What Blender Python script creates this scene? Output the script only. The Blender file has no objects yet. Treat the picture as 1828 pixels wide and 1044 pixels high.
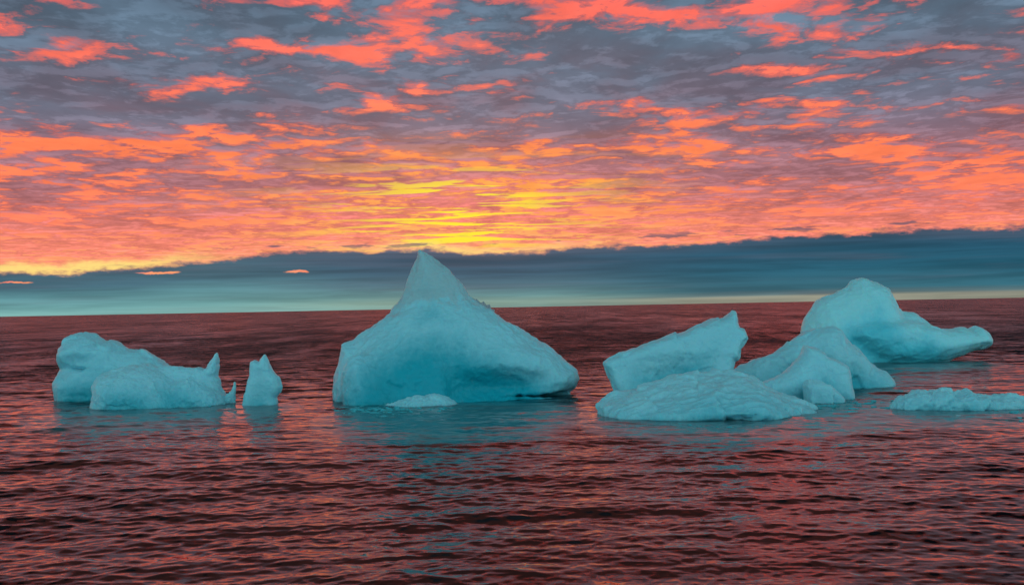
import bpy, math, random
import numpy as np
from mathutils import Vector, Matrix

# ------------------------------------------------------------------ camera, sky, sun
sc = bpy.context.scene
C = sc.collection
F = 1960.0                       # focal length in pixels of the 1828-pixel-wide picture
CAM_H = 4.0
PITCH = math.atan((548 - 522) / F)
ROLL = math.atan(34 / 1828)
fwd = np.array([0, math.cos(PITCH), math.sin(PITCH)])
up0 = np.array([0, -math.sin(PITCH), math.cos(PITCH)])
rt0 = np.array([1.0, 0, 0])
rt = rt0 * math.cos(ROLL) - up0 * math.sin(ROLL)
up = rt0 * math.sin(ROLL) + up0 * math.cos(ROLL)

cd = bpy.data.cameras.new('camera')
cam = bpy.data.objects.new('camera', cd)
C.objects.link(cam)
cd.sensor_width = 36
cd.lens = F / 1828 * 36
cd.clip_start = 0.1
cd.clip_end = 60000
M4 = Matrix(((rt[0], up[0], -fwd[0], 0), (rt[1], up[1], -fwd[1], 0), (rt[2], up[2], -fwd[2], CAM_H), (0, 0, 0, 1)))
cam.matrix_world = M4
sc.camera = cam

sc.view_settings.view_transform = 'Standard'
sc.view_settings.look = 'None'
sc.view_settings.exposure = 0
sc.view_settings.gamma = 1
sc.cycles.use_denoising = True
sc.cycles.max_bounces = 8
sc.cycles.transparent_max_bounces = 12
sc.cycles.sample_clamp_indirect = 6


def ray(px, py):
    return fwd * F + rt * (px - 914) + up * (522 - py)


def at_depth(px, py, Y):
    r = ray(px, py)
    t = Y / r[1]
    return r[0] * t, CAM_H + r[2] * t


def sky_ae(px, py):
    r = ray(px, py)
    return r[0] / r[1], r[2] / math.hypot(r[0], r[1])


def lin(c):
    return tuple((v / 255 / 12.92 if v / 255 <= 0.04045 else ((v / 255 + 0.055) / 1.055) ** 2.4) for v in c)


# --- tiny expression layer over shader nodes
class Sk:
    def __init__(s, nt, k):
        s.nt, s.k = nt, k

    def _m(s, op, *o, clamp=False):
        n = s.nt.nodes.new('ShaderNodeMath')
        n.operation = op
        n.use_clamp = clamp
        for i, v in enumerate((s,) + o):
            if isinstance(v, Sk):
                s.nt.links.new(v.k, n.inputs[i])
            else:
                n.inputs[i].default_value = v
        return Sk(s.nt, n.outputs[0])

    def __add__(s, o): return s._m('ADD', o)
    __radd__ = __add__
    def __mul__(s, o): return s._m('MULTIPLY', o)
    __rmul__ = __mul__
    def __sub__(s, o): return s._m('SUBTRACT', o)
    def __rsub__(s, o): return (s * -1.0) + o
    def __truediv__(s, o): return s._m('DIVIDE', o)
    def clamp(s): return s._m('ADD', 0.0, clamp=True)
    def max(s, o): return s._m('MAXIMUM', o)
    def min(s, o): return s._m('MINIMUM', o)
    def pow(s, o): return s._m('POWER', o)
    def sqrt(s): return s._m('SQRT')
    def ma(s, a, b): return s._m('MULTIPLY_ADD', a, b)

    def gauss(s, c, w):
        d = s.ma(1 / w, -c / w)
        return Sk(s.nt, (d * d * -1.0)._m('EXPONENT').k)

    def smooth(s, lo, hi, a=0.0, b=1.0):
        n = s.nt.nodes.new('ShaderNodeMapRange')
        n.interpolation_type = 'SMOOTHSTEP'
        s.nt.links.new(s.k, n.inputs[0])
        if lo > hi:
            lo, hi, a, b = hi, lo, b, a
        for i, v in enumerate((lo, hi, a, b)):
            n.inputs[i + 1].default_value = v
        return Sk(s.nt, n.outputs[0])


def nt_new(nt, typ, **kw):
    n = nt.nodes.new(typ)
    for k, v in kw.items():
        setattr(n, k, v)
    return n


def vec(nt, x, y, z=0.0):
    n = nt.nodes.new('ShaderNodeCombineXYZ')
    for i, v in enumerate((x, y, z)):
        if isinstance(v, Sk):
            nt.links.new(v.k, n.inputs[i])
        else:
            n.inputs[i].default_value = v
    return Sk(nt, n.outputs[0])


def vmul(v, s, off=(0, 0, 0)):
    n = nt_new(v.nt, 'ShaderNodeVectorMath', operation='MULTIPLY_ADD')
    v.nt.links.new(v.k, n.inputs[0])
    n.inputs[1].default_value = s
    n.inputs[2].default_value = off
    return Sk(v.nt, n.outputs[0])


def vadd(a, b):
    n = nt_new(a.nt, 'ShaderNodeVectorMath', operation='ADD')
    a.nt.links.new(a.k, n.inputs[0])
    a.nt.links.new(b.k, n.inputs[1])
    return Sk(a.nt, n.outputs[0])


def noise(v, scale=1.0, detail=5, rough=0.5, dist=0.0, color=False):
    n = nt_new(v.nt, 'ShaderNodeTexNoise', noise_dimensions='3D')
    v.nt.links.new(v.k, n.inputs['Vector'])
    n.inputs['Scale'].default_value = scale
    n.inputs['Detail'].default_value = detail
    n.inputs['Roughness'].default_value = rough
    n.inputs['Distortion'].default_value = dist
    return Sk(v.nt, n.outputs[1 if color else 0])


def ramp(f, pts, interp='LINEAR'):
    n = f.nt.nodes.new('ShaderNodeValToRGB')
    r = n.color_ramp
    r.interpolation = interp
    while len(r.elements) < len(pts):
        r.elements.new(0.5)
    for e, (p, c) in zip(r.elements, pts):
        e.position = p
        e.color = (*c, 1)
    f.nt.links.new(f.k, n.inputs[0])
    return Sk(f.nt, n.outputs[0])


def mix(f, a, b):
    nt = (f if isinstance(f, Sk) else a).nt
    n = nt_new(nt, 'ShaderNodeMix', data_type='RGBA')
    n.clamp_factor = True
    for i, v in ((0, f), (6, a), (7, b)):
        if isinstance(v, Sk):
            nt.links.new(v.k, n.inputs[i])
        elif i == 0:
            n.inputs[0].default_value = v
        else:
            n.inputs[i].default_value = (*v, 1)
    return Sk(nt, n.outputs[2])


def cmul(a, f):
    n = nt_new(a.nt, 'ShaderNodeVectorMath', operation='SCALE')
    a.nt.links.new(a.k, n.inputs[0])
    if isinstance(f, Sk):
        a.nt.links.new(f.k, n.inputs['Scale'])
    else:
        n.inputs['Scale'].default_value = f
    return Sk(a.nt, n.outputs[0])


# ------------------------------------------------------------------ world: dusk sky with a lit cloud deck
SUN_EL, SUN_AZ = math.radians(3.0), math.radians(-2.4)      # azimuth from +Y, clockwise


def build_world():
    w = bpy.data.worlds.new('World')
    sc.world = w
    w.use_nodes = True
    nt = w.node_tree
    nt.nodes.clear()
    out = nt.nodes.new('ShaderNodeOutputWorld')
    bg = nt.nodes.new('ShaderNodeBackground')
    tc = nt.nodes.new('ShaderNodeTexCoord')
    sp = nt.nodes.new('ShaderNodeSeparateXYZ')
    nt.links.new(tc.outputs['Generated'], sp.inputs[0])
    X, Y, Z = (Sk(nt, sp.outputs[i]) for i in range(3))
    Zp = Z.max(0.0)
    a = X / Y.max(0.12)
    hyp = (X * X + Y * Y).sqrt()
    e = (Zp / hyp.max(0.02)).min(4.0)
    inv = Zp + 0.035
    P = vec(nt, X / inv, Y / inv, 0.0)          # position on the cloud deck

    # warp of the hand-placed cloud masses
    AE = vec(nt, a, e, 0.0)
    wn = noise(P, 2.2, 7, 0.62, color=True)
    wsub = vmul(wn, (0.13, 0.045, 0), (-0.065, -0.0225, 0))
    AW = vadd(AE, wsub)

    blobs = [  # px, py, rx, ry, strength (+ cloud, - lit gap)
        (115, 63, 60, 9, -.22), (230, 96, 70, 14, -.20), (125, 108, 60, 8, -.12), (480, 82, 70, 16, -.26), (690, 72, 85, 26, -.34),
        (600, 97, 70, 9, -.2), (345, 153, 50, 9, -.26), (430, 156, 40, 8, -.22), (680, 181, 26, 9, -.26), (840, 98, 80, 20, -.22),
        (955, 103, 40, 13, -.24), (885, 160, 50, 10, -.26), (775, 155, 16, 7, -.2), (965, 135, 24, 8, -.2), (1120, 125, 22, 9, -.16),
        (560, 20, 60, 10, -.22), (340, 8, 60, 9, -.22), (130, 10, 40, 8, -.15), (850, 5, 30, 8, -.12),
        (1040, 15, 60, 20, -.2), (1180, 30, 120, 16, -.24), (1330, 25, 120, 26, -.14), (1420, 75, 60, 18, -.16), (1550, 35, 90, 18, -.15),
        (1640, 95, 70, 14, -.24), (1760, 80, 80, 12, -.16), (1390, 125, 30, 10, -.2), (1455, 142, 45, 7, -.2), (1795, 145, 40, 8, -.2),
        (1130, 188, 60, 12, -.2), (1400, 190, 60, 12, -.22), (1180, 243, 60, 8, -.22), (1250, 207, 60, 6, -.16), (1640, 182, 70, 6, -.16),
        (1440, 228, 130, 12, -.24), (1580, 262, 160, 12, -.22), (1760, 285, 90, 20, -.22), (1270, 272, 80, 9, -.2), (970, 260, 60, 9, -.22),
        (250, 236, 200, 12, -.24), (120, 262, 190, 10, -.18), (420, 268, 200, 13, -.24), (660, 246, 90, 8, -.2), (40, 312, 60, 8, -.2),
        (210, 318, 90, 6, -.2), (330, 290, 60, 8, -.16), (140, 345, 60, 8, -.14),
        (230, 50, 230, 30, .14), (560, 50, 110, 20, .14), (120, 150, 180, 35, .16), (300, 190, 260, 30, .16), (560, 130, 130, 20, .14),
        (850, 60, 110, 28, .16), (1060, 85, 110, 40, .2), (1260, 90, 100, 45, .2), (1230, 10, 50, 8, .1), (800, 205, 170, 30, .16),
        (1010, 210, 90, 25, .14), (1220, 170, 110, 25, .16), (1560, 105, 90, 30, .22), (1470, 160, 80, 10, .14), (1690, 130, 120, 16, .16),
        (1770, 40, 90, 35, .16), (1680, 165, 120, 12, .14), (1750, 200, 110, 16, .14), (1590, 215, 90, 10, .14), (1310, 225, 70, 12, .14),
        (130, 292, 130, 10, .18), (250, 255, 70, 8, .18), (420, 318, 90, 10, .12), (300, 335, 90, 10, .12), (60, 335, 60, 10, .12),
        (720, 262, 70, 10, .14), (1450, 255, 90, 9, .14), (1500, 305, 200, 12, .14), (1720, 240, 100, 10, .12), (1400, 350, 160, 8, .08),
    ]
    bias = None
    for px, py, rx, ry, s in blobs:
        ca, ce = sky_ae(px, py)
        sx, sy = F / rx * 0.85, F / ry * 0.85
        d = vmul(AW, (sx, sy, 0), (-ca * sx, -ce * sy, 0))
        n = nt_new(nt, 'ShaderNodeVectorMath', operation='DOT_PRODUCT')
        nt.links.new(d.k, n.inputs[0])
        nt.links.new(d.k, n.inputs[1])
        g = nt_new(nt, 'ShaderNodeMath', operation='POWER')
        g.inputs[0].default_value = 0.55
        nt.links.new(n.outputs['Value'], g.inputs[1])
        g = Sk(nt, g.outputs[0])
        bias = g * s if bias is None else g.ma(s, bias)

    def deck(off):
        big = noise(vmul(P, (1.0, 0.8, 0), (3.1, 7.7 + off * 0.8, 0)), 1.7, 4, 0.55, 0.2)
        small = noise(vmul(P, (1.0, 0.85, 0), (9.1, 1.7 + off * 0.85, 0)), 6.0, 6, 0.62, 0.35)
        return (big - 0.5) * 0.9 + (small - 0.5) * 0.80 + 0.5
    n1 = deck(0.0)
    n1b = deck(0.10)
    lit_edge = (n1b - n1).smooth(0.01, 0.10)
    # sector weights
    wfront = Y.smooth(-0.25, 0.55)
    base = e.smooth(0.09, 0.17, 0.0, 0.085)
    hi = e.smooth(0.29, 0.4, 0.0, -0.02)
    D = n1 + base + hi + bias * 0.62 * Y.smooth(0.3, 0.6)
    gap = D.smooth(0.475, 0.40)
    halo = D.smooth(0.545, 0.43)
    thick = D.smooth(0.46, 0.63)

    near = a.gauss(-0.045, 0.17)
    near2 = a.gauss(-0.045, 0.10)

    def er(pts):
        return [(p / 0.6, lin(c)) for p, c in pts]
    ef = e * (1 / 0.6)
    gap_near = ramp(ef, er([(.045, (255, 172, 115)), (.075, (255, 172, 95)), (.11, (255, 165, 80)), (.15, (255, 140, 85)), (.2, (255, 124, 98)), (.28, (254, 114, 98)), (.4, (190, 66, 56)), (.6, (50, 24, 26))]))
    gap_far = ramp(ef, er([(.045, (255, 160, 110)), (.075, (255, 132, 100)), (.11, (255, 128, 90)), (.15, (255, 128, 84)), (.2, (255, 120, 96)), (.28, (252, 108, 97)), (.4, (180, 62, 56)), (.6, (50, 24, 26))]))
    cl_near = ramp(ef, er([(.05, (255, 142, 116)), (.085, (250, 128, 112)), (.115, (226, 124, 108)), (.145, (178, 116, 116)), (.19, (140, 112, 124)), (.25, (108, 113, 130)), (.31, (72, 78, 94)), (.38, (46, 48, 60)), (.45, (34, 34, 44)), (.6, (18, 22, 28))]))
    cl_far = ramp(ef, er([(.05, (250, 135, 110)), (.085, (215, 118, 108)), (.115, (178, 112, 114)), (.145, (146, 108, 120)), (.19, (122, 108, 124)), (.25, (98, 110, 128)), (.31, (72, 78, 94)), (.38, (46, 48, 60)), (.45, (34, 34, 44)), (.6, (18, 22, 28))]))
    gapc = mix(near, gap_far, gap_near)
    clc = mix(near, cl_far, cl_near)
    # tonal variety inside the clouds: bluish bellies, lighter tops
    n2 = noise(vmul(P, (1.1, .7, 0), (11.3, 2.7, 0)), 1.6, 6, 0.55, .3)
    n3 = noise(vmul(P, (1.3, 0.7, 0), (1.3, 22.7, 0)), 3.0, 7, 0.6, .3)
    hi_e = e.smooth(0.10, 0.18)
    low_e = e.smooth(0.44, 0.29)
    clc = mix(thick * hi_e * e.smooth(0.4, 0.29) * 0.55 * n2.smooth(0.36, 0.56, 0.35, 1.1), clc, lin((84, 110, 130)))
    clc = mix(thick.smooth(0.75, 0.0) * 0.42 * low_e, clc, lin((196, 108, 112)))
    low_band = e.gauss(0.115, 0.035) * D.smooth(0.475, 0.56)
    clc = mix(low_band * (0.62 - 0.2 * near), clc, lin((150, 106, 118)))
    top_lit = (n1 - n1b).smooth(-0.02, 0.12)
    clc = cmul(clc, n2.smooth(0.36, 0.64, 0.84, 1.14) * (n3.smooth(0.3, 0.7, 0.88, 1.1)) * (top_lit * 0.34 + 0.98))
    clc = mix(halo * 0.42 * low_e, clc, mix(0.3, gapc, lin((225, 90, 88))))
    clc = mix(lit_edge * 0.40 * D.smooth(0.62, 0.48), clc, gapc)
    gapc = cmul(gapc, n3.smooth(0.3, 0.7, 1.2, 0.92))
    col = mix(gap, clc, gapc)
    # thin bright streaks near the hidden sun
    ns = noise(vmul(P, (0.5, 1.1, 0), (5.5, 1.2, 0)), 2.2, 7, 0.62, 0.5)
    st = ns.smooth(0.52, 0.56) * near2 * e.smooth(0.142, 0.10) * e.smooth(0.05, 0.062)
    st_w = ns.smooth(0.49, 0.57) * near * e.smooth(0.17, 0.12)
    col = mix(st_w * 0.36, col, lin((255, 165, 85)))
    col = mix(st, col, lin((255, 232, 60)))

    # the cloud bank over the horizon
    top_pts = [(0, 490), (110, 489), (240, 484), (330, 470), (420, 463), (500, 453), (745, 448), (860, 455), (910, 456), (1000, 446), (1200, 440), (1330, 432), (1480, 418), (1640, 414), (1828, 411)]
    tp = []
    for px, py in top_pts:
        A_, E_ = sky_ae(px, py)
        tp.append(((A_ + 0.5), ((E_ + 0.001) / 0.15,) * 3))
    for el in (tp,):
        etop = ramp(a + 0.5, tp) * 0.15
    nb = noise(vmul(AE, (14, 40, 0)), 1.0, 6, 0.62)
    nb2 = noise(vmul(AE, (60, 190, 0), (3, 3, 0)), 1.0, 4, 0.6)
    edge = e - etop - (nb - 0.5) * 0.019 - (nb2 - 0.5) * 0.009
    bank = edge.smooth(0.0025, -0.0022)
    jit = vadd(AE, vmul(noise(vmul(AE, (30, 60, 0)), 1.0, 4, 0.6, color=True), (0.05, 0.010, 0), (-0.025, -0.005, 0)))
    for px, py, rx, ry in ((285, 488, 42, 2.6), (530, 485, 17, 2.6), (20, 507, 34, 1.8)):
        ca, ce = sky_ae(px, py)
        d = vmul(jit, (F / rx, F / ry, 0), (-ca * F / rx, -ce * F / ry, 0))
        n = nt_new(nt, 'ShaderNodeVectorMath', operation='LENGTH')
        nt.links.new(d.k, n.inputs[0])
        bank = bank * Sk(nt, n.outputs['Value']).smooth(0.55, 1.15)
    wisps = noise(vmul(AE, (18, 150, 0), (9, 1, 0)), 1.0, 5, 0.6).smooth(0.56, 0.63) * (e - etop).gauss(0.007, 0.007) * a.smooth(-0.42, -0.25)
    t = (e / etop.max(0.01)).min(1.0)
    bl = ramp(t, [(0, lin((122, 172, 168))), (.18, lin((105, 158, 160))), (.45, lin((88, 138, 147))), (.66, lin((68, 106, 122))), (.9, lin((66, 100, 116))), (1, lin((78, 98, 116)))])
    bm = ramp(t, [(0, lin((120, 158, 152))), (.1, lin((126, 160, 150))), (.22, lin((92, 138, 142))), (.4, lin((72, 112, 128))), (.6, lin((52, 90, 112))), (.85, lin((50, 84, 108))), (1, lin((82, 92, 112)))])
    br = ramp(t, [(0, lin((138, 140, 126))), (.085, lin((150, 152, 136))), (.12, lin((92, 118, 122))), (.2, lin((52, 104, 120))), (.5, lin((34, 92, 114))), (.8, lin((36, 84, 108))), (1, lin((62, 86, 108)))])
    bc = mix(a.smooth(-0.3, -0.1), bl, bm)
    bc = mix(a.smooth(0.0, 0.2), bc, br)
    nl = noise(vmul(AE, (5, 130, 0)), 1.0, 5, 0.6, 0.3)
    bc = cmul(bc, nl.smooth(0.3, 0.7, 0.78, 1.2))
    nl2 = noise(vmul(AE, (4, 90, 0), (4, 9, 0)), 1.0, 5, 0.55)
    bc = mix(nl2.smooth(0.5, 0.7) * 0.16, bc, lin((112, 104, 122)))
    rim = (edge.gauss(0.003, 0.004)) * (a.smooth(-0.22, -0.36) + near2 * 0.8)
    col = mix(rim * 0.9, col, lin((255, 226, 130)))
    col = mix(bank, col, bc)
    col = mix(wisps * 0.8, col, lin((96, 88, 108)))

    # sky overhead and behind the viewer: even, cool dusk cloud
    nbk = noise(vmul(P, (1, 1, 0), (41, 2, 0)), 0.5, 5, 0.5)
    back = mix(nbk.smooth(0.35, 0.65), BACK_A, BACK_B)
    col = mix(wfront, back, col)
    zen = Z.smooth(0.45, 0.8)
    col = mix(zen * 0.9, col, mix(nbk.smooth(0.35, 0.65), ZEN_A, ZEN_B))

    col = mix(Z.smooth(-0.004, -0.02), col, (0.01, 0.03, 0.035))      # below the horizon: dark sea
    sky = nt_new(nt, 'ShaderNodeTexSky', sky_type='NISHITA')
    sky.sun_disc = False
    sky.sun_elevation = SUN_EL
    sky.sun_rotation = SUN_AZ
    tot = vadd(col, cmul(Sk(nt, sky.outputs[0]), 0.0005))
    nt.links.new(tot.k, bg.inputs['Color'])
    bg.inputs['Strength'].default_value = 1.0
    nt.links.new(bg.outputs[0], out.inputs['Surface'])


BACK_A, BACK_B = (0.34, 0.70, 0.78), (0.56, 0.98, 1.08)
ZEN_A, ZEN_B = (0.035, 0.07, 0.095), (0.09, 0.16, 0.20)
build_world()

sd = bpy.data.lights.new('sun', 'SUN')
sd.energy = 0.08
sd.angle = math.radians(60)
sd.color = (1.0, 0.42, 0.30)
so = bpy.data.objects.new('sun', sd)
C.objects.link(so)
sdir = Vector((math.sin(SUN_AZ) * math.cos(SUN_EL + .1), math.cos(SUN_AZ) * math.cos(SUN_EL + .1), math.sin(SUN_EL + .1)))
so.rotation_euler = (-sdir).to_track_quat('-Z', 'Y').to_euler()


# ------------------------------------------------------------------ numpy noise
_rs = np.random.RandomState(7)
_perm = _rs.permutation(512).astype(np.int32)
_perm = np.concatenate([_perm, _perm])
_grad = _rs.normal(size=(512, 3)).astype(np.float32)
_grad /= np.linalg.norm(_grad, axis=1, keepdims=True)


def perlin(x, y, z):
    xi, yi, zi = np.floor(x).astype(np.int64), np.floor(y).astype(np.int64), np.floor(z).astype(np.int64)
    fx, fy, fz = x - xi, y - yi, z - zi
    u, v, w = (t * t * t * (t * (t * 6 - 15) + 10) for t in (fx, fy, fz))
    out = 0
    for dx in (0, 1):
        hx = _perm[(xi + dx) & 511]
        wx = u if dx else 1 - u
        for dy in (0, 1):
            hy = _perm[(hx + yi + dy) & 511]
            wy = v if dy else 1 - v
            for dz in (0, 1):
                g = _grad[_perm[(hy + zi + dz) & 511]]
                wz = w if dz else 1 - w
                out = out + wx * wy * wz * (g[..., 0] * (fx - dx) + g[..., 1] * (fy - dy) + g[..., 2] * (fz - dz))
    return out * 1.4


def fbm(p, scale, octaves=4, rough=0.5, seed=0.0, ridge=False):
    s, amp, tot = 0, 1.0, 0.0
    for i in range(octaves):
        k = scale * 2 ** i
        n = perlin(p[:, 0] * k + seed + 17.3 * i, p[:, 1] * k + seed * 2.1, p[:, 2] * k - seed)
        if ridge:
            n = 1 - 2 * np.abs(n)
        s = s + n * amp
        tot += amp
        amp *= rough
    return s / tot


# ------------------------------------------------------------------ implicit ice shapes -> mesh (naive surface nets)
def surface_nets(Fd, origin, h):
    nx, ny, nz = Fd.shape
    ins = Fd < 0
    cnt = np.zeros((nx - 1, ny - 1, nz - 1), np.int8)
    for i in (0, 1):
        for j in (0, 1):
            for k in (0, 1):
                cnt += ins[i:nx - 1 + i, j:ny - 1 + j, k:nz - 1 + k]
    act = (cnt > 0) & (cnt < 8)
    idx = np.argwhere(act)
    vid = -np.ones(act.shape, np.int64)
    vid[act] = np.arange(len(idx))
    acc = np.zeros((len(idx), 3))
    num = np.zeros(len(idx))
    cor = [(i, j, k) for i in (0, 1) for j in (0, 1) for k in (0, 1)]
    for c0 in cor:
        for ax in range(3):
            if c0[ax] == 1:
                continue
            c1 = list(c0)
            c1[ax] = 1
            f0 = Fd[idx[:, 0] + c0[0], idx[:, 1] + c0[1], idx[:, 2] + c0[2]]
            f1 = Fd[idx[:, 0] + c1[0], idx[:, 1] + c1[1], idx[:, 2] + c1[2]]
            cr = (f0 < 0) != (f1 < 0)
            t = np.where(cr, f0 / np.where(cr, f0 - f1, 1), 0)
            p = np.tile(np.array(c0, float), (len(idx), 1))
            p[:, ax] += t
            acc += p * cr[:, None]
            num += cr
    V = (idx + acc / num[:, None]) * h + np.array(origin)
    quads = []
    for ax in range(3):
        a0 = [slice(None)] * 3
        a1 = [slice(None)] * 3
        a0[ax] = slice(0, -1)
        a1[ax] = slice(1, None)
        s0, s1 = ins[tuple(a0)], ins[tuple(a1)]
        ed = np.argwhere(s0 != s1)
        b, c = (ax + 1) % 3, (ax + 2) % 3
        ok = (ed[:, b] > 0) & (ed[:, c] > 0) & (ed[:, b] < Fd.shape[b] - 1) & (ed[:, c] < Fd.shape[c] - 1)
        ed = ed[ok]
        flip = s0[tuple(ed.T)]

        def g(db, dc):
            q = ed.copy()
            q[:, b] += db
            q[:, c] += dc
            return vid[tuple(q.T)]
        q = np.stack([g(-1, -1), g(0, -1), g(0, 0), g(-1, 0)], 1)
        q[~flip] = q[~flip][:, ::-1]
        quads.append(q)
    return V, np.concatenate(quads)


def poly_sd(poly, X, Z):
    """signed distance to a polygon, positive inside, on a 2-D grid"""
    d = np.full(X.shape, 1e9)
    ins = np.zeros(X.shape, bool)
    n = len(poly)
    for i in range(n):
        (x0, z0), (x1, z1) = poly[i], poly[(i + 1) % n]
        ex, ez = x1 - x0, z1 - z0
        L = ex * ex + ez * ez + 1e-12
        t = np.clip(((X - x0) * ex + (Z - z0) * ez) / L, 0, 1)
        d = np.minimum(d, (X - x0 - t * ex) ** 2 + (Z - z0 - t * ez) ** 2)
        if z0 != z1:
            c = (z0 > Z) != (z1 > Z)
            ins ^= c & (X < ex * (Z - z0) / (z1 - z0) + x0)
    d = np.sqrt(d)
    return np.where(ins, d, -d)


def comp(pts, Y, Tf, Tb=None, R=None, p=2.0, lean=0.0, under=1.3, relief=(), flare=0.0, spread=0.3, closed=False, twist=0.0):
    """one lump: a silhouette in the plane y=Y, given front/back half-depths, rounding radius R"""
    return dict(pts=pts, Y=Y, Tf=Tf, Tb=Tb or Tf, R=R or Tf, p=p, lean=lean, under=under, relief=relief, flare=flare, spread=spread, closed=closed, twist=twist)


def smin(a, b, k):
    h = np.clip(0.5 + 0.5 * (b - a) / k, 0, 1)
    return b + (a - b) * h - k * h * (1 - h)


def build_field(comps, cuts, h, k):
    polys = []
    for c in comps:
        q = [at_depth(px, py, c['Y']) for px, py in c['pts']]
        if not c['closed']:
            s = c['spread']
            q = q + [(q[-1][0] + s, -c['under']), (q[0][0] - s, -c['under'])]
        polys.append(q)
    allx = [x for q in polys for x, z in q]
    allz = [z for q in polys for x, z in q]
    lo = np.array([min(allx) - .3, min(c['Y'] - (c['Tf'] + max([0] + [r[4] for r in c['relief']])) * (1 + max(c['flare'], 0)) - abs(c['lean']) * 3 - .3 for c in comps), max(min(allz), -1.6) - .2])
    hi = np.array([max(allx) + .3, max(c['Y'] + c['Tb'] + abs(c['lean']) * 3 + .3 for c in comps), max(allz) + .3])
    n = np.ceil((hi - lo) / h).astype(int) + 1
    xs, ys, zs = (lo[i] + np.arange(n[i]) * h for i in range(3))
    X2, Z2 = np.meshgrid(xs, zs, indexing='ij')
    out = None
    xm = 0.5 * (lo[0] + hi[0])
    for c, q in zip(comps, polys):
        d = poly_sd(q, X2, Z2)
        # small-scale raggedness of the outline
        r = np.maximum(1 - d / c['R'], 0)
        Tf = np.full(X2.shape, float(c['Tf']))
        Tf += c['flare'] * c['Tf'] * np.clip(1 - Z2 / 2.0, 0, 1.3)
        for (px, py, rx, ry, amp) in c['relief']:
            cx, cz = at_depth(px, py, c['Y'])
            m = c['Y'] / F
            Tf += amp * np.exp(-((X2 - cx) / (rx * m)) ** 2 - ((Z2 - cz) / (ry * m)) ** 2)
        Tf = np.maximum(Tf, 0.12)
        yc = c['Y'] + c['lean'] * np.maximum(Z2, -1) + c['twist'] * (X2 - np.mean([x for x, z in q]))
        yy = ys[None, :, None] - yc[:, None, :]
        qn = np.where(yy < 0, -yy / Tf[:, None, :], yy / c['Tb'])
        pp = c['p']
        g = (qn ** pp + (r ** pp)[:, None, :]) ** (1 / pp) - 1
        g = (g * min(c['R'], c['Tf'], c['Tb'])).astype(np.float32)
        out = g if out is None else smin(out, g, k).astype(np.float32)
    for (px, py, Y, rx, ry, rz, kk) in cuts:
        cx, cz = at_depth(px, py, Y)
        g = np.sqrt(((xs - cx) / rx)[:, None, None] ** 2 + ((ys - Y) / ry)[None, :, None] ** 2 + ((zs - cz) / rz)[None, None, :] ** 2) - 1
        g = g * min(rx, ry, rz)
        out = -smin(-out, g, kk).astype(np.float32)
    # low-frequency warp of the field
    return out, lo, list(zip(comps, polys))


def laplace(V, Q, it=1, lam=0.5):
    n = len(V)
    for _ in range(it):
        s = np.zeros_like(V)
        c = np.zeros(n)
        for i, j in ((0, 1), (1, 2), (2, 3), (3, 0)):
            for a_, b_ in ((Q[:, i], Q[:, j]), (Q[:, j], Q[:, i])):
                for ax in range(3):
                    s[:, ax] += np.bincount(a_, V[b_, ax], n)
                c += np.bincount(a_, minlength=n)
        V = V * (1 - lam) + lam * s / np.maximum(c, 1)[:, None]
    return V


def vnormals(V, Q):
    fn = np.cross(V[Q[:, 2]] - V[Q[:, 0]], V[Q[:, 3]] - V[Q[:, 1]])
    N = np.zeros_like(V)
    for i in range(4):
        for ax in range(3):
            N[:, ax] += np.bincount(Q[:, i], fn[:, ax], len(V))
    return N / np.maximum(np.linalg.norm(N, axis=1, keepdims=True), 1e-9)


def mesh_obj(name, V, Q, mat, parent=None, smooth=True, origin=None):
    me = bpy.data.meshes.new(name)
    if origin is not None:
        V = V - np.array(origin)
    me.vertices.add(len(V))
    me.vertices.foreach_set('co', V.astype(np.float32).ravel())
    me.loops.add(Q.size)
    me.loops.foreach_set('vertex_index', Q.astype(np.int32).ravel())
    me.polygons.add(len(Q))
    me.polygons.foreach_set('loop_start', (np.arange(len(Q)) * 4).astype(np.int32))
    me.update(calc_edges=True)
    me.validate()
    me.polygons.foreach_set('use_smooth', np.full(len(me.polygons), smooth))
    me.materials.append(mat)
    fr = getattr(ice_mesh, 'frost', None)
    if fr is not None and len(fr) == len(me.vertices):
        at = me.attributes.new('frost', 'FLOAT', 'POINT')
        at.data.foreach_set('value', fr)
    o = bpy.data.objects.new(name, me)
    C.objects.link(o)
    if origin is not None:
        o.location = origin
    if parent:
        o.parent = parent
        o.location = (0, 0, 0)
    return o


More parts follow.
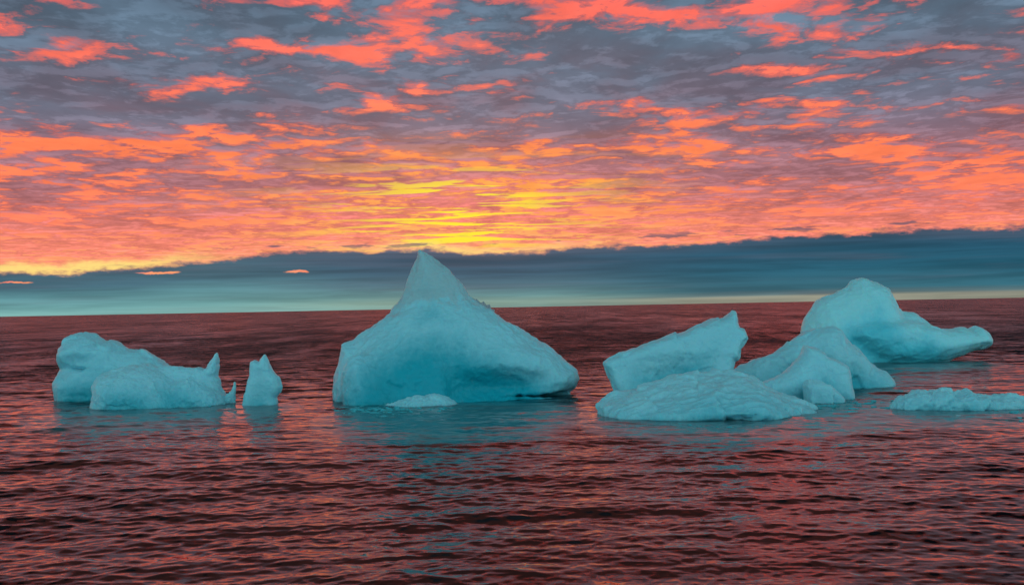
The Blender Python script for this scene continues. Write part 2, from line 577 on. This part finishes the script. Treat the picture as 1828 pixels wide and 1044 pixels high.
def ice_mesh(comps, cuts=(), h=0.06, k=0.25, amp=(0.10, 0.05, 0.018), seed=1.0, rough_scale=1.0, rind=2.6, facet=0.0, ribs=0.0):
    Fd, lo, prs = build_field(comps, cuts, h, k)
    V, Q = surface_nets(Fd, lo, h)
    V = laplace(V, Q, 1)
    N = vnormals(V, Q)
    a1 = fbm(V, 0.55 * rough_scale, 3, 0.5, seed)
    a2 = fbm(V, 1.7 * rough_scale, 3, 0.55, seed + 5, ridge=True) - 0.3
    a3 = fbm(V, 5.5 * rough_scale, 2, 0.6, seed + 9)
    V = V + N * (amp[0] * a1 * 1.6 + amp[1] * a2 + amp[2] * a3)[:, None]
    if facet:
        # fracture faces: each cell of a jittered lattice cuts its own slightly tilted plane
        sc_ = 1.15
        pw = V + 0.25 * np.stack([fbm(V, 0.9, 2, .5, seed + 30 + i) for i in range(3)], 1)
        g0 = np.floor(pw / sc_).astype(np.int64)
        best = np.full(len(V), 1e9)
        val = np.zeros(len(V))
        for dx in (-1, 0, 1):
            for dy in (-1, 0, 1):
                for dz in (-1, 0, 1):
                    c_ = g0 + (dx, dy, dz)
                    hsh = _perm[(_perm[(_perm[c_[:, 0] & 511] + c_[:, 1]) & 511] + c_[:, 2]) & 511]
                    ctr = (c_ + 0.5 + 0.42 * _grad[hsh]) * sc_
                    dd = pw - ctr
                    d2 = (dd ** 2).sum(1)
                    v_ = (dd * _grad[(hsh + 91) & 511]).sum(1)
                    m_ = d2 < best
                    best = np.where(m_, d2, best)
                    val = np.where(m_, v_, val)
        V = V + N * (facet * val)[:, None]
        V = laplace(V, Q, 1, 0.4)
    if ribs:
        pr = np.stack([V[:, 0] * 0.5 + V[:, 2] * .4, V[:, 1] * 1.4, V[:, 2] * 2.2 - V[:, 0] * .5], 1)
        V = V + N * (ribs * fbm(pr, 1.1, 4, 0.55, seed + 41, ridge=True))[:, None]
    # white bubbly rind near the rims and the crest, clear blue ice in the thick core
    dm = np.max([poly_sd(q, V[:, 0], V[:, 2]) / rind for c, q in prs], axis=0)
    fr = 1 - np.clip(dm, 0, 1) + 0.16 * np.clip(V[:, 2] / 5, 0, 1) - 0.38 * (1 - np.clip(V[:, 2] / 1.5, 0, 1)) + 0.28 * fbm(V, 0.45, 4, 0.55, seed + 3)
    ice_mesh.frost = fr.astype(np.float32)
    return V, Q


# ------------------------------------------------------------------ materials
def new_mat(name):
    m = bpy.data.materials.new(name)
    m.use_nodes = True
    nt = m.node_tree
    nt.nodes.clear()
    return m, nt, nt.nodes.new('ShaderNodeOutputMaterial')


def ice_material(name, frost, deep, frost_amt=0.5, bump=0.5, sss=0.6, scale=1.0):
    m, nt, out = new_mat(name)
    g = nt.nodes.new('ShaderNodeNewGeometry')
    P = Sk(nt, g.outputs['Position'])
    n_big = noise(P, 0.55 * scale, 5, 0.6, 0.3)
    n_mid = noise(P, 3.5 * scale, 6, 0.65, 0.2)
    spz = nt.nodes.new('ShaderNodeSeparateXYZ')
    nt.links.new(P.k, spz.inputs[0])
    at = nt_new(nt, 'ShaderNodeAttribute', attribute_name='frost')
    f = (Sk(nt, at.outputs['Fac']) + (n_mid - 0.5) * 0.5 + (n_big - 0.5) * 0.3).smooth(0.08 - 0.3 * frost_amt, 1.0 - 0.25 * frost_amt)
    snowy = Sk(nt, spz.outputs[2]).smooth(4.2, 5.0) if name == 'glacier_ice' else None
    colr = mix(f, deep, frost)
    if snowy is not None:
        colr = mix((Sk(nt, spz.outputs[2]) + (n_big - 0.5) * 3.0 + (n_mid - .5) * 1.2).smooth(4.0, 4.45) * 0.85, colr, (0.46, 0.61, 0.64))
    ve = nt_new(nt, 'ShaderNodeTexVoronoi', feature='DISTANCE_TO_EDGE')
    nt.links.new(vadd(vmul(P, (1, 1, 1.5)), vmul(noise(P, 1.2, 5, 0.65, color=True), (1.1, 1.1, 1.1))).k, ve.inputs['Vector'])
    ve.inputs['Scale'].default_value = 0.75 * scale
    crack = Sk(nt, ve.outputs['Distance']).smooth(0.035, 0.0) * n_mid.smooth(0.42, 0.6)
    colr = mix(crack * 0.15, colr, deep)
    # rare grey-pink grime in hollows of the surface
    dirt = noise(P, 1.1 * scale, 7, 0.7, 0.5).smooth(0.60, 0.74) * 0.18
    colr = mix(dirt, colr, (0.36, 0.44, 0.46))
    b = nt.nodes.new('ShaderNodeBsdfPrincipled')
    nt.links.new(colr.k, b.inputs['Base Color'])
    b.inputs['Roughness'].default_value = 0.30
    b.inputs['IOR'].default_value = 1.31
    b.inputs['Specular IOR Level'].default_value = 0.5
    b.inputs['Subsurface Weight'].default_value = sss
    b.inputs['Subsurface Radius'].default_value = (0.12, 0.5, 0.6)
    b.inputs['Subsurface Scale'].default_value = 0.6
    vo = nt_new(nt, 'ShaderNodeTexVoronoi', feature='SMOOTH_F1')
    nt.links.new(vadd(P, vmul(noise(P, 4, 2, color=True), (.15, .15, .15))).k, vo.inputs['Vector'])
    vo.inputs['Scale'].default_value = 7.0 * scale
    vo.inputs['Smoothness'].default_value = 0.6
    fine = noise(P, 16 * scale, 5, 0.65)
    hgt = Sk(nt, vo.outputs['Distance']) * 0.05 + fine * 0.035 + n_mid * 0.05 - crack * 0.006
    bp = nt.nodes.new('ShaderNodeBump')
    bp.inputs['Strength'].default_value = bump
    bp.inputs['Distance'].default_value = 1.0
    nt.links.new(hgt.k, bp.inputs['Height'])
    nt.links.new(bp.outputs[0], b.inputs['Normal'])
    nt.links.new(b.outputs[0], out.inputs['Surface'])
    return m


ICE = ice_material('glacier_ice', (0.40, 0.79, 0.87), (0.01, 0.44, 0.54))
ICE_ROUGH = ice_material('rough_ice', (0.42, 0.78, 0.86), (0.06, 0.52, 0.62), frost_amt=0.6, bump=0.45, scale=1.3)
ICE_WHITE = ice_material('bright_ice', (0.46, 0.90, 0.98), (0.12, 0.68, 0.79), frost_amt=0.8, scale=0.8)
ICE_DEEP = ice_material('underwater_ice', (0.6, 0.92, 0.94), (0.4, 0.84, 0.88), bump=0.3, sss=0.0)


def thin_ice():
    m, nt, out = new_mat('thin_ice')
    g = nt.nodes.new('ShaderNodeNewGeometry')
    P = Sk(nt, g.outputs['Position'])
    d = nt.nodes.new('ShaderNodeBsdfDiffuse')
    nt.links.new(mix(noise(P, 5, 4).smooth(.35, .65), (.45, .62, .66), (.72, .72, .74)).k, d.inputs['Color'])
    t = nt.nodes.new('ShaderNodeBsdfTranslucent')
    t.inputs['Color'].default_value = (0.85, 0.72, 0.74, 1)
    ms = nt.nodes.new('ShaderNodeMixShader')
    ms.inputs[0].default_value = 0.65
    nt.links.new(d.outputs[0], ms.inputs[1])
    nt.links.new(t.outputs[0], ms.inputs[2])
    nt.links.new(ms.outputs[0], out.inputs['Surface'])
    return m


THIN = thin_ice()


def water_material():
    m, nt, out = new_mat('sea_water')
    g = nt.nodes.new('ShaderNodeNewGeometry')
    P = Sk(nt, g.outputs['Position'])
    N = Sk(nt, g.outputs['Normal'])
    # ripples finer than the mesh, as slopes (crests run across the view, swell from the left rear)
    gust = noise(vmul(P, (0.03, 0.05, 0)), 1.0, 4, 0.55).smooth(0.35, 0.68, 0.55, 1.25)
    r1 = noise(vmul(P, (2.6, 6.5, 1)), 1.0, 4, 0.62, 0.3, color=True)
    r2 = noise(vmul(P, (0.28, 0.75, 1), (7, 3, 0)), 1.0, 4, 0.6, 0.3, color=True)
    s1 = vmul(r1, (0.30, 0.75, 0), (-0.15, -0.375, 0))
    s2 = vmul(r2, (0.20, 0.65, 0), (-0.10, -0.325, 0))
    q0 = nt.nodes.new('ShaderNodeSeparateXYZ')
    nt.links.new(P.k, q0.inputs[0])
    open_sea = Sk(nt, q0.outputs[1]).smooth(35, 120, 0.30, 1.5)      # ice damps the chop round it
    grp = noise(vmul(P, (0.16, 0.022, 0), (5, 5, 0)), 1.0, 5, 0.7).smooth(0.32, 0.68, 0.35, 1.7)
    grp2 = noise(vmul(P, (0.035, 0.0035, 0), (5, 5, 0)), 1.0, 5, 0.7).smooth(0.32, 0.68, 0.6, 1.4)
    s = cmul(vadd(s1, s2), gust * open_sea * grp * grp2)
    # wavelets lean one way: their steep faces look towards -Y
    q = nt.nodes.new('ShaderNodeSeparateXYZ')
    nt.links.new(s.k, q.inputs[0])
    one = Sk(nt, q0.outputs[1]).smooth(30, 80)
    sy0 = Sk(nt, q.outputs[1])
    sy = sy0 * (1.0 - one) - sy0._m('ABSOLUTE') * 1.9 * one - open_sea * 0.04
    s = vec(nt, Sk(nt, q.outputs[0]), sy, 0.0)
    nn = vadd(N, s)
    nz = nt_new(nt, 'ShaderNodeVectorMath', operation='NORMALIZE')
    nt.links.new(nn.k, nz.inputs[0])
    fr = nt.nodes.new('ShaderNodeFresnel')
    fr.inputs['IOR'].default_value = 1.5
    nt.links.new(nz.outputs[0], fr.inputs['Normal'])
    gl = nt.nodes.new('ShaderNodeBsdfGlossy')
    gl.inputs['Color'].default_value = (1.0, 0.74, 0.74, 1)
    gl.inputs['Roughness'].default_value = 0.03
    nt.links.new(nz.outputs[0], gl.inputs['Normal'])
    tr = nt.nodes.new('ShaderNodeBsdfRefraction')
    tr.inputs['IOR'].default_value = 1.333
    tr.inputs['Roughness'].default_value = 0.05
    nt.links.new(nz.outputs[0], tr.inputs['Normal'])
    df = nt.nodes.new('ShaderNodeBsdfDiffuse')
    df.inputs['Color'].default_value = (0.002, 0.014, 0.018, 1)
    mb = nt.nodes.new('ShaderNodeMixShader')
    mb.inputs[0].default_value = 0.15
    nt.links.new(tr.outputs[0], mb.inputs[1])
    nt.links.new(df.outputs[0], mb.inputs[2])
    ms = nt.nodes.new('ShaderNodeMixShader')
    nt.links.new(fr.outputs[0], ms.inputs[0])
    nt.links.new(mb.outputs[0], ms.inputs[1])
    nt.links.new(gl.outputs[0], ms.inputs[2])
    nt.links.new(ms.outputs[0], out.inputs['Surface'])
    va = nt.nodes.new('ShaderNodeVolumeAbsorption')
    va.inputs['Color'].default_value = (0.02, 0.78, 0.80, 1)
    va.inputs['Density'].default_value = 0.22
    nt.links.new(va.outputs[0], out.inputs['Volume'])
    return m


# ------------------------------------------------------------------ the sea
def build_sea():
    th_in = np.linspace(-0.58, 0.58, 1000)
    th_l = np.linspace(-math.pi, -0.58, 40)[:-1]
    th_r = np.linspace(0.58, math.pi, 40)[1:]
    th = np.concatenate([th_l, th_in, th_r])
    rs = [1.2]
    while rs[-1] < 45000:
        r = rs[-1]
        if r < 14:
            s = 0.12
        elif r < 160:
            s = max(0.03, 0.0021 * r)
        else:
            s = 0.0021 * r * (1 + (r - 160) / 60)
        rs.append(r + min(s, r * 0.35))
    rs = np.array(rs)
    Rg, Tg = np.meshgrid(rs, th, indexing='ij')
    X = Rg * np.sin(Tg)
    Y = Rg * np.cos(Tg)
    Z = np.zeros_like(X)
    DX = np.zeros_like(X)
    DY = np.zeros_like(X)
    spac = np.gradient(rs)[:, None]
    side = np.maximum(spac, Rg * (1.16 / 1000))
    side = np.where(np.abs(Tg) > 0.6, 99.0, side)
    rn = np.random.RandomState(3)
    nw = 100
    act = np.where(rs < 900)[0]
    m = len(act)
    gust = 0.75 + 0.6 * perlin(X[:m] * 0.035, Y[:m] * 0.05, 0 * X[:m] + .5)
    for i in range(nw):
        lam = 0.13 * (4.5 / 0.13) ** ((i + rn.rand()) / nw)
        ang = math.radians(-100 + 16) + rn.normal() * math.radians(44 if lam < 1.0 else 28)
        kx, ky = math.cos(ang) * 2 * math.pi / lam, math.sin(ang) * 2 * math.pi / lam
        slope = 0.022 * (1.35 if lam < 0.75 else 0.75)
        A = slope * lam / (2 * math.pi) * (0.6 + 0.8 * rn.rand())
        ph = kx * X[:m] + ky * Y[:m] + rn.rand() * 6.28
        fade = np.clip((lam / side[:m] - 2.5) / 3.0, 0, 1)
        Af = A * fade * gust
        Z[:m] += Af * np.cos(ph)
        sn = np.sin(ph)
        DX[:m] -= Af * kx / (2 * math.pi / lam) * sn * 0.9
        DY[:m] -= Af * ky / (2 * math.pi / lam) * sn * 0.9
    V = np.stack([X + DX, Y + DY, Z], -1).reshape(-1, 3)
    nr, nth = X.shape
    i = np.arange(nr - 1)[:, None] * nth + np.arange(nth - 1)[None, :]
    Q = np.stack([i, i + 1, i + 1 + nth, i + nth], -1).reshape(-1, 4)
    # centre cap under the camera
    c = len(V)
    V = np.concatenate([V, [[0, 0, 0]]])
    cap = [[c, j + 2, j + 1, j] for j in range(0, nth - 2, 2)]
    if (nth - 1) % 2:
        cap.append([c, c, nth - 1, nth - 2])
        cap[-1] = [c, nth - 1, nth - 2, nth - 3]
    Q = np.concatenate([Q, np.array(cap)])
    o = mesh_obj('water', V, Q, water_material())
    o['kind'] = 'structure'
    return o


build_sea()
m_backing, nt_, out_ = new_mat('deep_backing_mat')  # unseen dark plane added below the water to keep its depths dark
d_ = nt_.nodes.new('ShaderNodeBsdfDiffuse')
g_ = nt_.nodes.new('ShaderNodeNewGeometry')
nt_.links.new(ramp(noise(Sk(nt_, g_.outputs['Position']), 0.1, 4), [(.3, (0.01, 0.02, 0.02)), (.7, (0.02, 0.035, 0.035))]).k, d_.inputs['Color'])
nt_.links.new(d_.outputs[0], out_.inputs['Surface'])
backing = mesh_obj('deep_backing', np.array([[-46000., -46000, -14], [46000, -46000, -14], [46000, 46000, -14], [-46000, 46000, -14]]), np.array([[0, 1, 2, 3]]), m_backing)
backing['kind'] = 'structure'


# ------------------------------------------------------------------ the ice
def shelf(parent, cx, cy, rx, ry, ztop, rz, seed, tilt=0.0):
    """submerged foot of the ice, seen through the water"""
    h = 0.14
    lo = np.array([cx - rx - .4, cy - ry - .4, ztop - 2 * rz - .3])
    n = (np.array([2 * rx + .8, 2 * ry + .8, 2 * rz + .7]) / h).astype(int) + 1
    xs, ys, zs = (lo[i] + np.arange(n[i]) * h for i in range(3))
    g = ((np.abs(xs - cx) / rx)[:, None, None] ** 2 + (np.abs(ys - cy) / ry)[None, :, None] ** 2 + (np.abs(zs - (ztop - rz)) / rz)[None, None, :] ** 2) ** .5 - 1
    V, Q = surface_nets((g * rz).astype(np.float32), lo, h)
    N = vnormals(V, Q)
    V = V + N * (0.22 * fbm(V, 0.5, 4, 0.55, seed))[:, None]
    V[:, 2] = np.minimum(V[:, 2], ztop + 0.1)
    mesh_obj('underwater_shelf', V - np.array(parent.location), Q, ICE_DEEP, parent)


def thing(name, label, cat, base, V=None, Q=None, mat=None, group=None, part='ice_body'):
    o = bpy.data.objects.new(name, None)
    o.empty_display_size = 0.5
    C.objects.link(o)
    o.location = base
    o['label'] = label
    o['category'] = cat
    if group:
        o['group'] = group
    if V is not None:
        mesh_obj(part, V - np.array(base), Q, mat, o)
    return o


def tagged(name, label, cat, base, V, Q, mat):
    o = mesh_obj(name, V, Q, mat, origin=base)
    o['label'] = label
    o['category'] = cat
    return o


def gx(px, py, Y):
    return at_depth(px, py, Y)[0]


# --- 1. the great pointed iceberg in the middle
Y0 = 49.5
body = comp([(594, 706), (597, 674), (604, 641), (609, 616), (630, 611), (651, 592), (684, 567), (712, 550), (742, 540), (762, 536), (781, 530), (801, 533),
             (850, 543), (872, 555), (889, 566), (918, 581), (951, 603), (977, 616), (996, 636), (1016, 650), (1029, 658), (1034, 677), (1030, 690), (1022, 700)],
            Y0, 2.5, 2.6, R=2.9, p=1.9, lean=0.25, under=2.2, flare=0.15, spread=-.1,
            relief=[(700, 640, 60, 60, 0.4), (760, 560, 60, 30, .25), (640, 650, 16, 60, -.5), (960, 640, 80, 20, .45), (900, 690, 95, 30, -1.3)])
butt = comp([(700, 722), (702, 690), (712, 664), (740, 640), (775, 634), (798, 646), (806, 670), (808, 714)], Y0 - 1.6, 1.5, 1.4, R=.6, p=2.6, lean=.32, under=1.2, spread=0)
peak = comp([(690, 640), (703, 550), (719, 524), (726, 501), (733, 486), (739, 472), (745, 457), (747, 445), (758, 451), (771, 459), (786, 470), (801, 482), (811, 494), (820, 505), (829, 515),
             (837, 528), (850, 542), (875, 560), (900, 620)], Y0 + .9, 0.85, 1.0, R=1.1, p=1.6, lean=0.06, closed=True)
lobe = comp([(612, 722), (611, 690), (613, 660), (620, 640), (640, 632), (662, 645), (680, 680), (690, 722)], Y0 - 2.2, 1.1, 1.6, R=1.1, p=1.9, lean=.3, under=1.2)
V, Q = ice_mesh([body, peak, lobe, butt], cuts=[(985, 710, Y0 - 2.6, 2.2, 2.6, .16, .15)], h=0.06, k=0.4, amp=(0.12, 0.08, 0.025), seed=2.2, facet=0.05)
b = (gx(800, 700, Y0), Y0, 0)
main = thing('iceberg', 'largest iceberg, tall and sharply pointed, with a dark hollow at its lower right', 'iceberg', b, V, Q, ICE)
crest = comp([(846, 548), (850, 533), (858, 541), (864, 537), (868, 545), (874, 543), (877, 552), (884, 553), (880, 560), (892, 562), (890, 574), (870, 570)], Y0 + 1.1, 0.12, R=.12, closed=True)
V, Q = ice_mesh([crest], h=0.025, k=0.02, amp=(0, 0.02, 0.03), seed=8)
mesh_obj('jagged_crest', V - np.array(b), Q, THIN, main)
shelf(main, gx(810, 700, 44), 42.5, 5.4, 8.2, -0.12, 1.5, 3.0)

# --- 2. small low lump at its foot
low = comp([(690, 723), (716, 714), (745, 705), (775, 704), (797, 709), (810, 717), (818, 724)], 45.6, .8, R=.45, p=1.6, under=.6)
V, Q = ice_mesh([low], h=0.035, k=.1, amp=(.06, .09, .04), seed=4.4, rough_scale=2.2, facet=.05)
tagged('ice_lump', 'small low rounded ice lump washed by water at the foot of the tall pointed iceberg', 'ice lump', (gx(760, 720, 45.4), 45.4, 0), V, Q, ICE_ROUGH)

# --- 3. left: rounded rear iceberg
Ya = 53.0
la = comp([(107, 712), (104, 690), (104, 676), (109, 665), (118, 658), (150, 636), (200, 640), (262, 640), (292, 655), (310, 690), (318, 712)], Ya, 2.0, R=1.5, p=2.0, lean=.2, relief=[(160, 690, 60, 30, .3)])
lb = comp([(116, 662), (107, 650), (104, 638), (106, 620), (119, 602), (138, 595), (162, 597), (183, 609), (205, 611), (224, 624), (251, 627), (276, 638), (294, 654), (270, 690), (180, 700)], Ya + .2, 1.4, R=1.0, p=2.0, closed=True, lean=.1,
          relief=[(165, 625, 40, 12, .35), (130, 640, 14, 20, .3)])
V, Q = ice_mesh([la, lb], cuts=[(205, 640, Ya - 2.6, 1.6, 1.2, .22, .3), (120, 661, Ya - 1.7, .9, 1, .12, .15)], h=0.06, k=0.25, amp=(.10, .08, .025), seed=5.1, facet=.08)
b = (gx(210, 705, Ya), Ya, 0)
rear = thing('iceberg', 'rounded teal iceberg with a bulging top, farthest left', 'iceberg', b, V, Q, ICE)

# --- 4. left: rough front ice with a horn and a thin spur
Yb = 48.5
f1 = comp([(171, 704), (169, 689), (177, 670), (202, 661), (235, 652), (257, 650), (279, 660), (300, 672), (318, 690), (330, 724)], Yb - .3, 1.5, R=1.15, p=2, lean=.25, relief=[(240, 700, 50, 25, .3)])
f2 = comp([(270, 722), (272, 668), (288, 655), (306, 654), (333, 654), (347, 655), (364, 658), (372, 654), (378, 645), (384, 634), (387, 629), (391, 642), (391, 669), (395, 688), (402, 701), (409, 712)], Yb + .3, .5, R=.36, p=1.8)
f4 = comp([(290, 722), (300, 690), (340, 672), (370, 690), (395, 705), (405, 722)], Yb - .2, .9, R=.8, p=2)
f3 = comp([(402, 722), (404, 702), (409, 702), (415, 691), (418, 678), (421, 691), (420, 704), (423, 720)], Yb, .10, R=.09, p=2, under=.6, spread=0)
V, Q = ice_mesh([f1, f2, f4, f3], h=0.038, k=0.16, amp=(.045, .08, .03), seed=6.6, rough_scale=1.5, facet=.09)
b = (gx(290, 720, Yb), Yb, 0)
front = thing('iceberg', 'rough low iceberg with one upright horn, in front of the rounded iceberg farthest left', 'iceberg', b, V, Q, ICE_ROUGH)
shelf(front, gx(280, 725, 45), 45.0, 5.2, 6.0, -0.12, 1.3, 5.0)

# --- 5. lone fin
Yc = 47.5
fin = comp([(434, 720), (439, 691), (446, 669), (447, 646), (454, 642), (463, 645), (473, 632), (479, 643), (487, 661), (498, 675), (503, 691), (500, 702), (495, 709), (497, 722)], Yc, .5, R=.32, p=2, spread=.1)
V, Q = ice_mesh([fin], h=0.035, k=.1, amp=(.02, .03, .012), seed=7.7, facet=.035)
b = (gx(468, 715, Yc), Yc, 0)
o = thing('ice_fin', 'lone upright fin of ice between the horned low iceberg and the tall pointed one', 'ice fin', b, V, Q, ICE)
shelf(o, gx(468, 725, 46), 46.2, 1.6, 3.0, -0.12, .9, 6.0)

# --- 6. right: tilted slab
Ys = 47.0
slab = comp([(1110, 712), (1101, 701), (1089, 671), (1080, 648), (1089, 642), (1122, 629), (1165, 611), (1211, 596), (1253, 581), (1286, 571), (1302, 567), (1318, 556), (1324, 584), (1334, 589),
             (1339, 605), (1327, 617), (1321, 622), (1319, 637), (1309, 643), (1305, 661), (1300, 690), (1296, 712)], Ys, .95, 1.0, R=.32, p=2.6, lean=.3, spread=-.1, relief=[(1200, 625, 120, 14, .2), (1160, 665, 60, 12, -.15)])
V, Q = ice_mesh([slab], h=0.045, k=.2, amp=(.10, .05, .02), seed=9.9, facet=.10)
tagged('tilted_iceberg', 'thick tilted block of ice rising to a broken right end, behind the broad low floe', 'iceberg', (gx(1200, 700, Ys), Ys, 0), V, Q, ICE)

# --- 7. low broad floe in front
Yg = 41.0
fl = comp([(1072, 738), (1068, 724), (1089, 708), (1155, 692), (1204, 679), (1270, 669), (1322, 667), (1345, 674), (1368, 689), (1401, 707), (1434, 721), (1452, 733)], Yg, 3.7, 2.0, R=1.35, p=1.35, under=.9, spread=.25,
          relief=[(1330, 715, 40, 20, .4), (1230, 700, 50, 20, .3), (1310, 745, 40, 14, .35)], lean=.2)
V, Q = ice_mesh([fl], h=0.055, k=.2, amp=(.12, .06, .02), seed=11.2, rough_scale=1.2, facet=.10, ribs=.14)
b = (gx(1260, 730, Yg), Yg, 0)
o = thing('ice_floe', 'broad low ice floe with a ribbed back, nearest the viewer on the right', 'ice floe', b, V, Q, ICE_ROUGH)
shelf(o, gx(1290, 760, 38), 38.0, 5.0, 5.0, -0.2, 1.1, 7.0)

# --- 8. arched ridge
Yh = 51.5
rg = comp([(1298, 694), (1302, 664), (1345, 647), (1385, 632), (1421, 607), (1440, 594), (1463, 586), (1493, 583), (1506, 592), (1513, 604), (1529, 617), (1545, 633), (1562, 653), (1581, 666), (1594, 680), (1594, 692)], Yh, 1.2, R=.7, p=1.7, lean=.28,
          relief=[(1480, 640, 25, 60, .35), (1400, 660, 60, 14, -.3), (1530, 670, 30, 20, -.2)])
V, Q = ice_mesh([rg], h=0.055, k=.2, amp=(.10, .07, .025), seed=12.4, facet=.1)
tagged('iceberg', 'sloping ice ridge with a long left arm, just behind the curved hooked fin', 'iceberg', (gx(1450, 690, Yh), Yh, 0), V, Q, ICE)

# --- 9. curved fin before it
Yi = 45.3
cf = comp([(1340, 714), (1360, 682), (1383, 676), (1404, 666), (1418, 655), (1427, 645), (1434, 636), (1439, 626), (1442, 616), (1455, 620), (1467, 624), (1480, 635), (1500, 643), (1517, 653), (1520, 670), (1520, 688), (1521, 707), (1519, 714)], Yi, .75, R=.4, p=2.2, lean=.22, relief=[(1440, 690, 60, 16, .2)])
V, Q = ice_mesh([cf], h=0.05, k=.2, amp=(.08, .045, .015), seed=13.4, facet=.06)
b = (gx(1450, 710, Yi), Yi, 0)
o = thing('ice_fin', 'curved fin of ice with a hooked tip, in front of the sloping ridge', 'ice fin', b, V, Q, ICE)
shelf(o, gx(1540, 735, 41), 41.0, 4.6, 4.6, -0.03, .9, 8.0)

# --- 10. small wedge against the fin
Yj = 43.6
cj = comp([(1436, 720), (1440, 690), (1446, 681), (1463, 680), (1483, 688), (1497, 701), (1507, 712), (1506, 720)], Yj, .5, R=.22, p=2.6, lean=.2)
V, Q = ice_mesh([cj], h=0.035, k=.1, amp=(.04, .05, .02), seed=14.4, facet=.12)
tagged('ice_wedge', 'small pale ice wedge against the foot of the curved fin', 'ice wedge', (gx(1470, 715, Yj), Yj, 0), V, Q, ICE_ROUGH)

# --- 11. far rounded iceberg on the right
Yk = 73.0
k1 = comp([(1440, 640), (1438, 593), (1444, 571), (1455, 553), (1468, 538), (1485, 530), (1501, 525), (1525, 514), (1537, 501), (1550, 496), (1578, 503), (1596, 513), (1605, 532), (1617, 556), (1637, 559), (1655, 572), (1676, 588), (1700, 610), (1690, 640)], Yk, 2.3, R=2.2, p=2.0, lean=.3, spread=-.2, under=2,
          relief=[(1470, 560, 20, 40, .4), (1580, 540, 18, 50, .35)])
k2 = comp([(1512, 600), (1520, 582), (1560, 574), (1620, 573), (1676, 588), (1697, 586), (1718, 584), (1728, 590), (1739, 583), (1753, 592), (1762, 607), (1759, 618), (1727, 628), (1703, 637), (1650, 650), (1570, 652), (1535, 625)], Yk - 1.0, 2.3, R=1.25, p=2.0, closed=True, lean=-.1,
          relief=[(1603, 605, 34, 20, -.28), (1538, 592, 9, 14, -.25)])
V, Q = ice_mesh([k1, k2], cuts=[(1560, 655, Yk - 4.3, 3.4, 1.5, .75, .4)], h=0.075, k=0.35, amp=(.10, .08, .02), seed=15.4, rough_scale=.8, facet=.06)
b = (gx(1600, 640, Yk), Yk, 0)
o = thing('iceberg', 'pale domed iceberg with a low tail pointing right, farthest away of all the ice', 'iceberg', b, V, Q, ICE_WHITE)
shelf(o, gx(1640, 650, 69), 69.0, 5.6, 5.0, -0.2, 1.4, 9.0)

# --- 12. strip of broken ice at the right edge
Yl = 40.6
st = comp([(1596, 722), (1605, 714), (1622, 706), (1637, 698), (1655, 702), (1670, 698), (1684, 694), (1694, 695), (1697, 702), (1715, 700), (1727, 694), (1734, 703), (1750, 705), (1771, 708), (1795, 705), (1828, 709), (1850, 716), (1860, 724)], Yl, .9, R=.3, p=1.4, under=.6)
V, Q = ice_mesh([st], h=0.04, k=.1, amp=(.06, .11, .05), seed=16.4, rough_scale=2, facet=.14)
b = (gx(1720, 720, Yl), Yl, 0)
o = thing('ice_floe', 'long low strip of broken ice with small spikes, running out at the right edge', 'ice floe', b, V, Q, ICE_ROUGH)
shelf(o, gx(1700, 740, 38.5), 38.2, 5.2, 3.6, -0.08, .8, 10.0)


# --- 13. slush and crumbs of ice floating at the foot of the tall iceberg and beside the last floe
def slush(name, spots, seed, mat):
    rr = random.Random(seed)
    Vs, Qs, n0 = [], [], 0
    nu, nv = 8, 6
    for (px, py, spx, spy, cnt, smax) in spots:
        for _ in range(cnt):
            qx, qy = px + rr.gauss(0, spx), py + rr.gauss(0, spy)
            d = ray(qx, qy)
            t = -CAM_H / d[2]
            cx, cy = d[0] * t, d[1] * t
            s = smax * (0.25 + 0.75 * rr.random() ** 2)
            sx, sy, sz = s * rr.uniform(.8, 1.6), s * rr.uniform(.6, 1.1), s * rr.uniform(.18, .5)
            grid = []
            for j in range(nv + 1):
                a_ = math.pi * j / nv
                for i in range(nu):
                    b_ = 2 * math.pi * i / nu
                    k_ = 1 + (rr.uniform(-.28, .28) if 0 < j < nv else 0)
                    grid.append((cx + sx * k_ * math.sin(a_) * math.cos(b_), cy + sy * k_ * math.sin(a_) * math.sin(b_), sz * k_ * math.cos(a_) - sz * .15))
            Vs.append(np.array(grid))
            for j in range(nv):
                for i in range(nu):
                    Qs.append([n0 + j * nu + i, n0 + (j + 1) * nu + i, n0 + (j + 1) * nu + (i + 1) % nu, n0 + j * nu + (i + 1) % nu])
            n0 += len(grid)
    V = np.concatenate(Vs)
    c = V.mean(0) * (1, 1, 0)
    ice_mesh.frost = None
    o = mesh_obj(name, V, np.array(Qs), mat, origin=tuple(c), smooth=False)
    o['kind'] = 'stuff'
    o['label'] = 'crumbs of slushy ice floating close to the waterline of the icebergs'
    o['category'] = 'slush'


slush('slush', [(680, 731, 32, 4.5, 130, .16), (775, 728, 22, 2.5, 40, .10), (1530, 722, 60, 5, 110, .16), (1810, 742, 20, 6, 16, .16), (330, 732, 60, 3, 20, .09), (1250, 760, 70, 2.5, 20, .09)], 4, ICE_ROUGH)
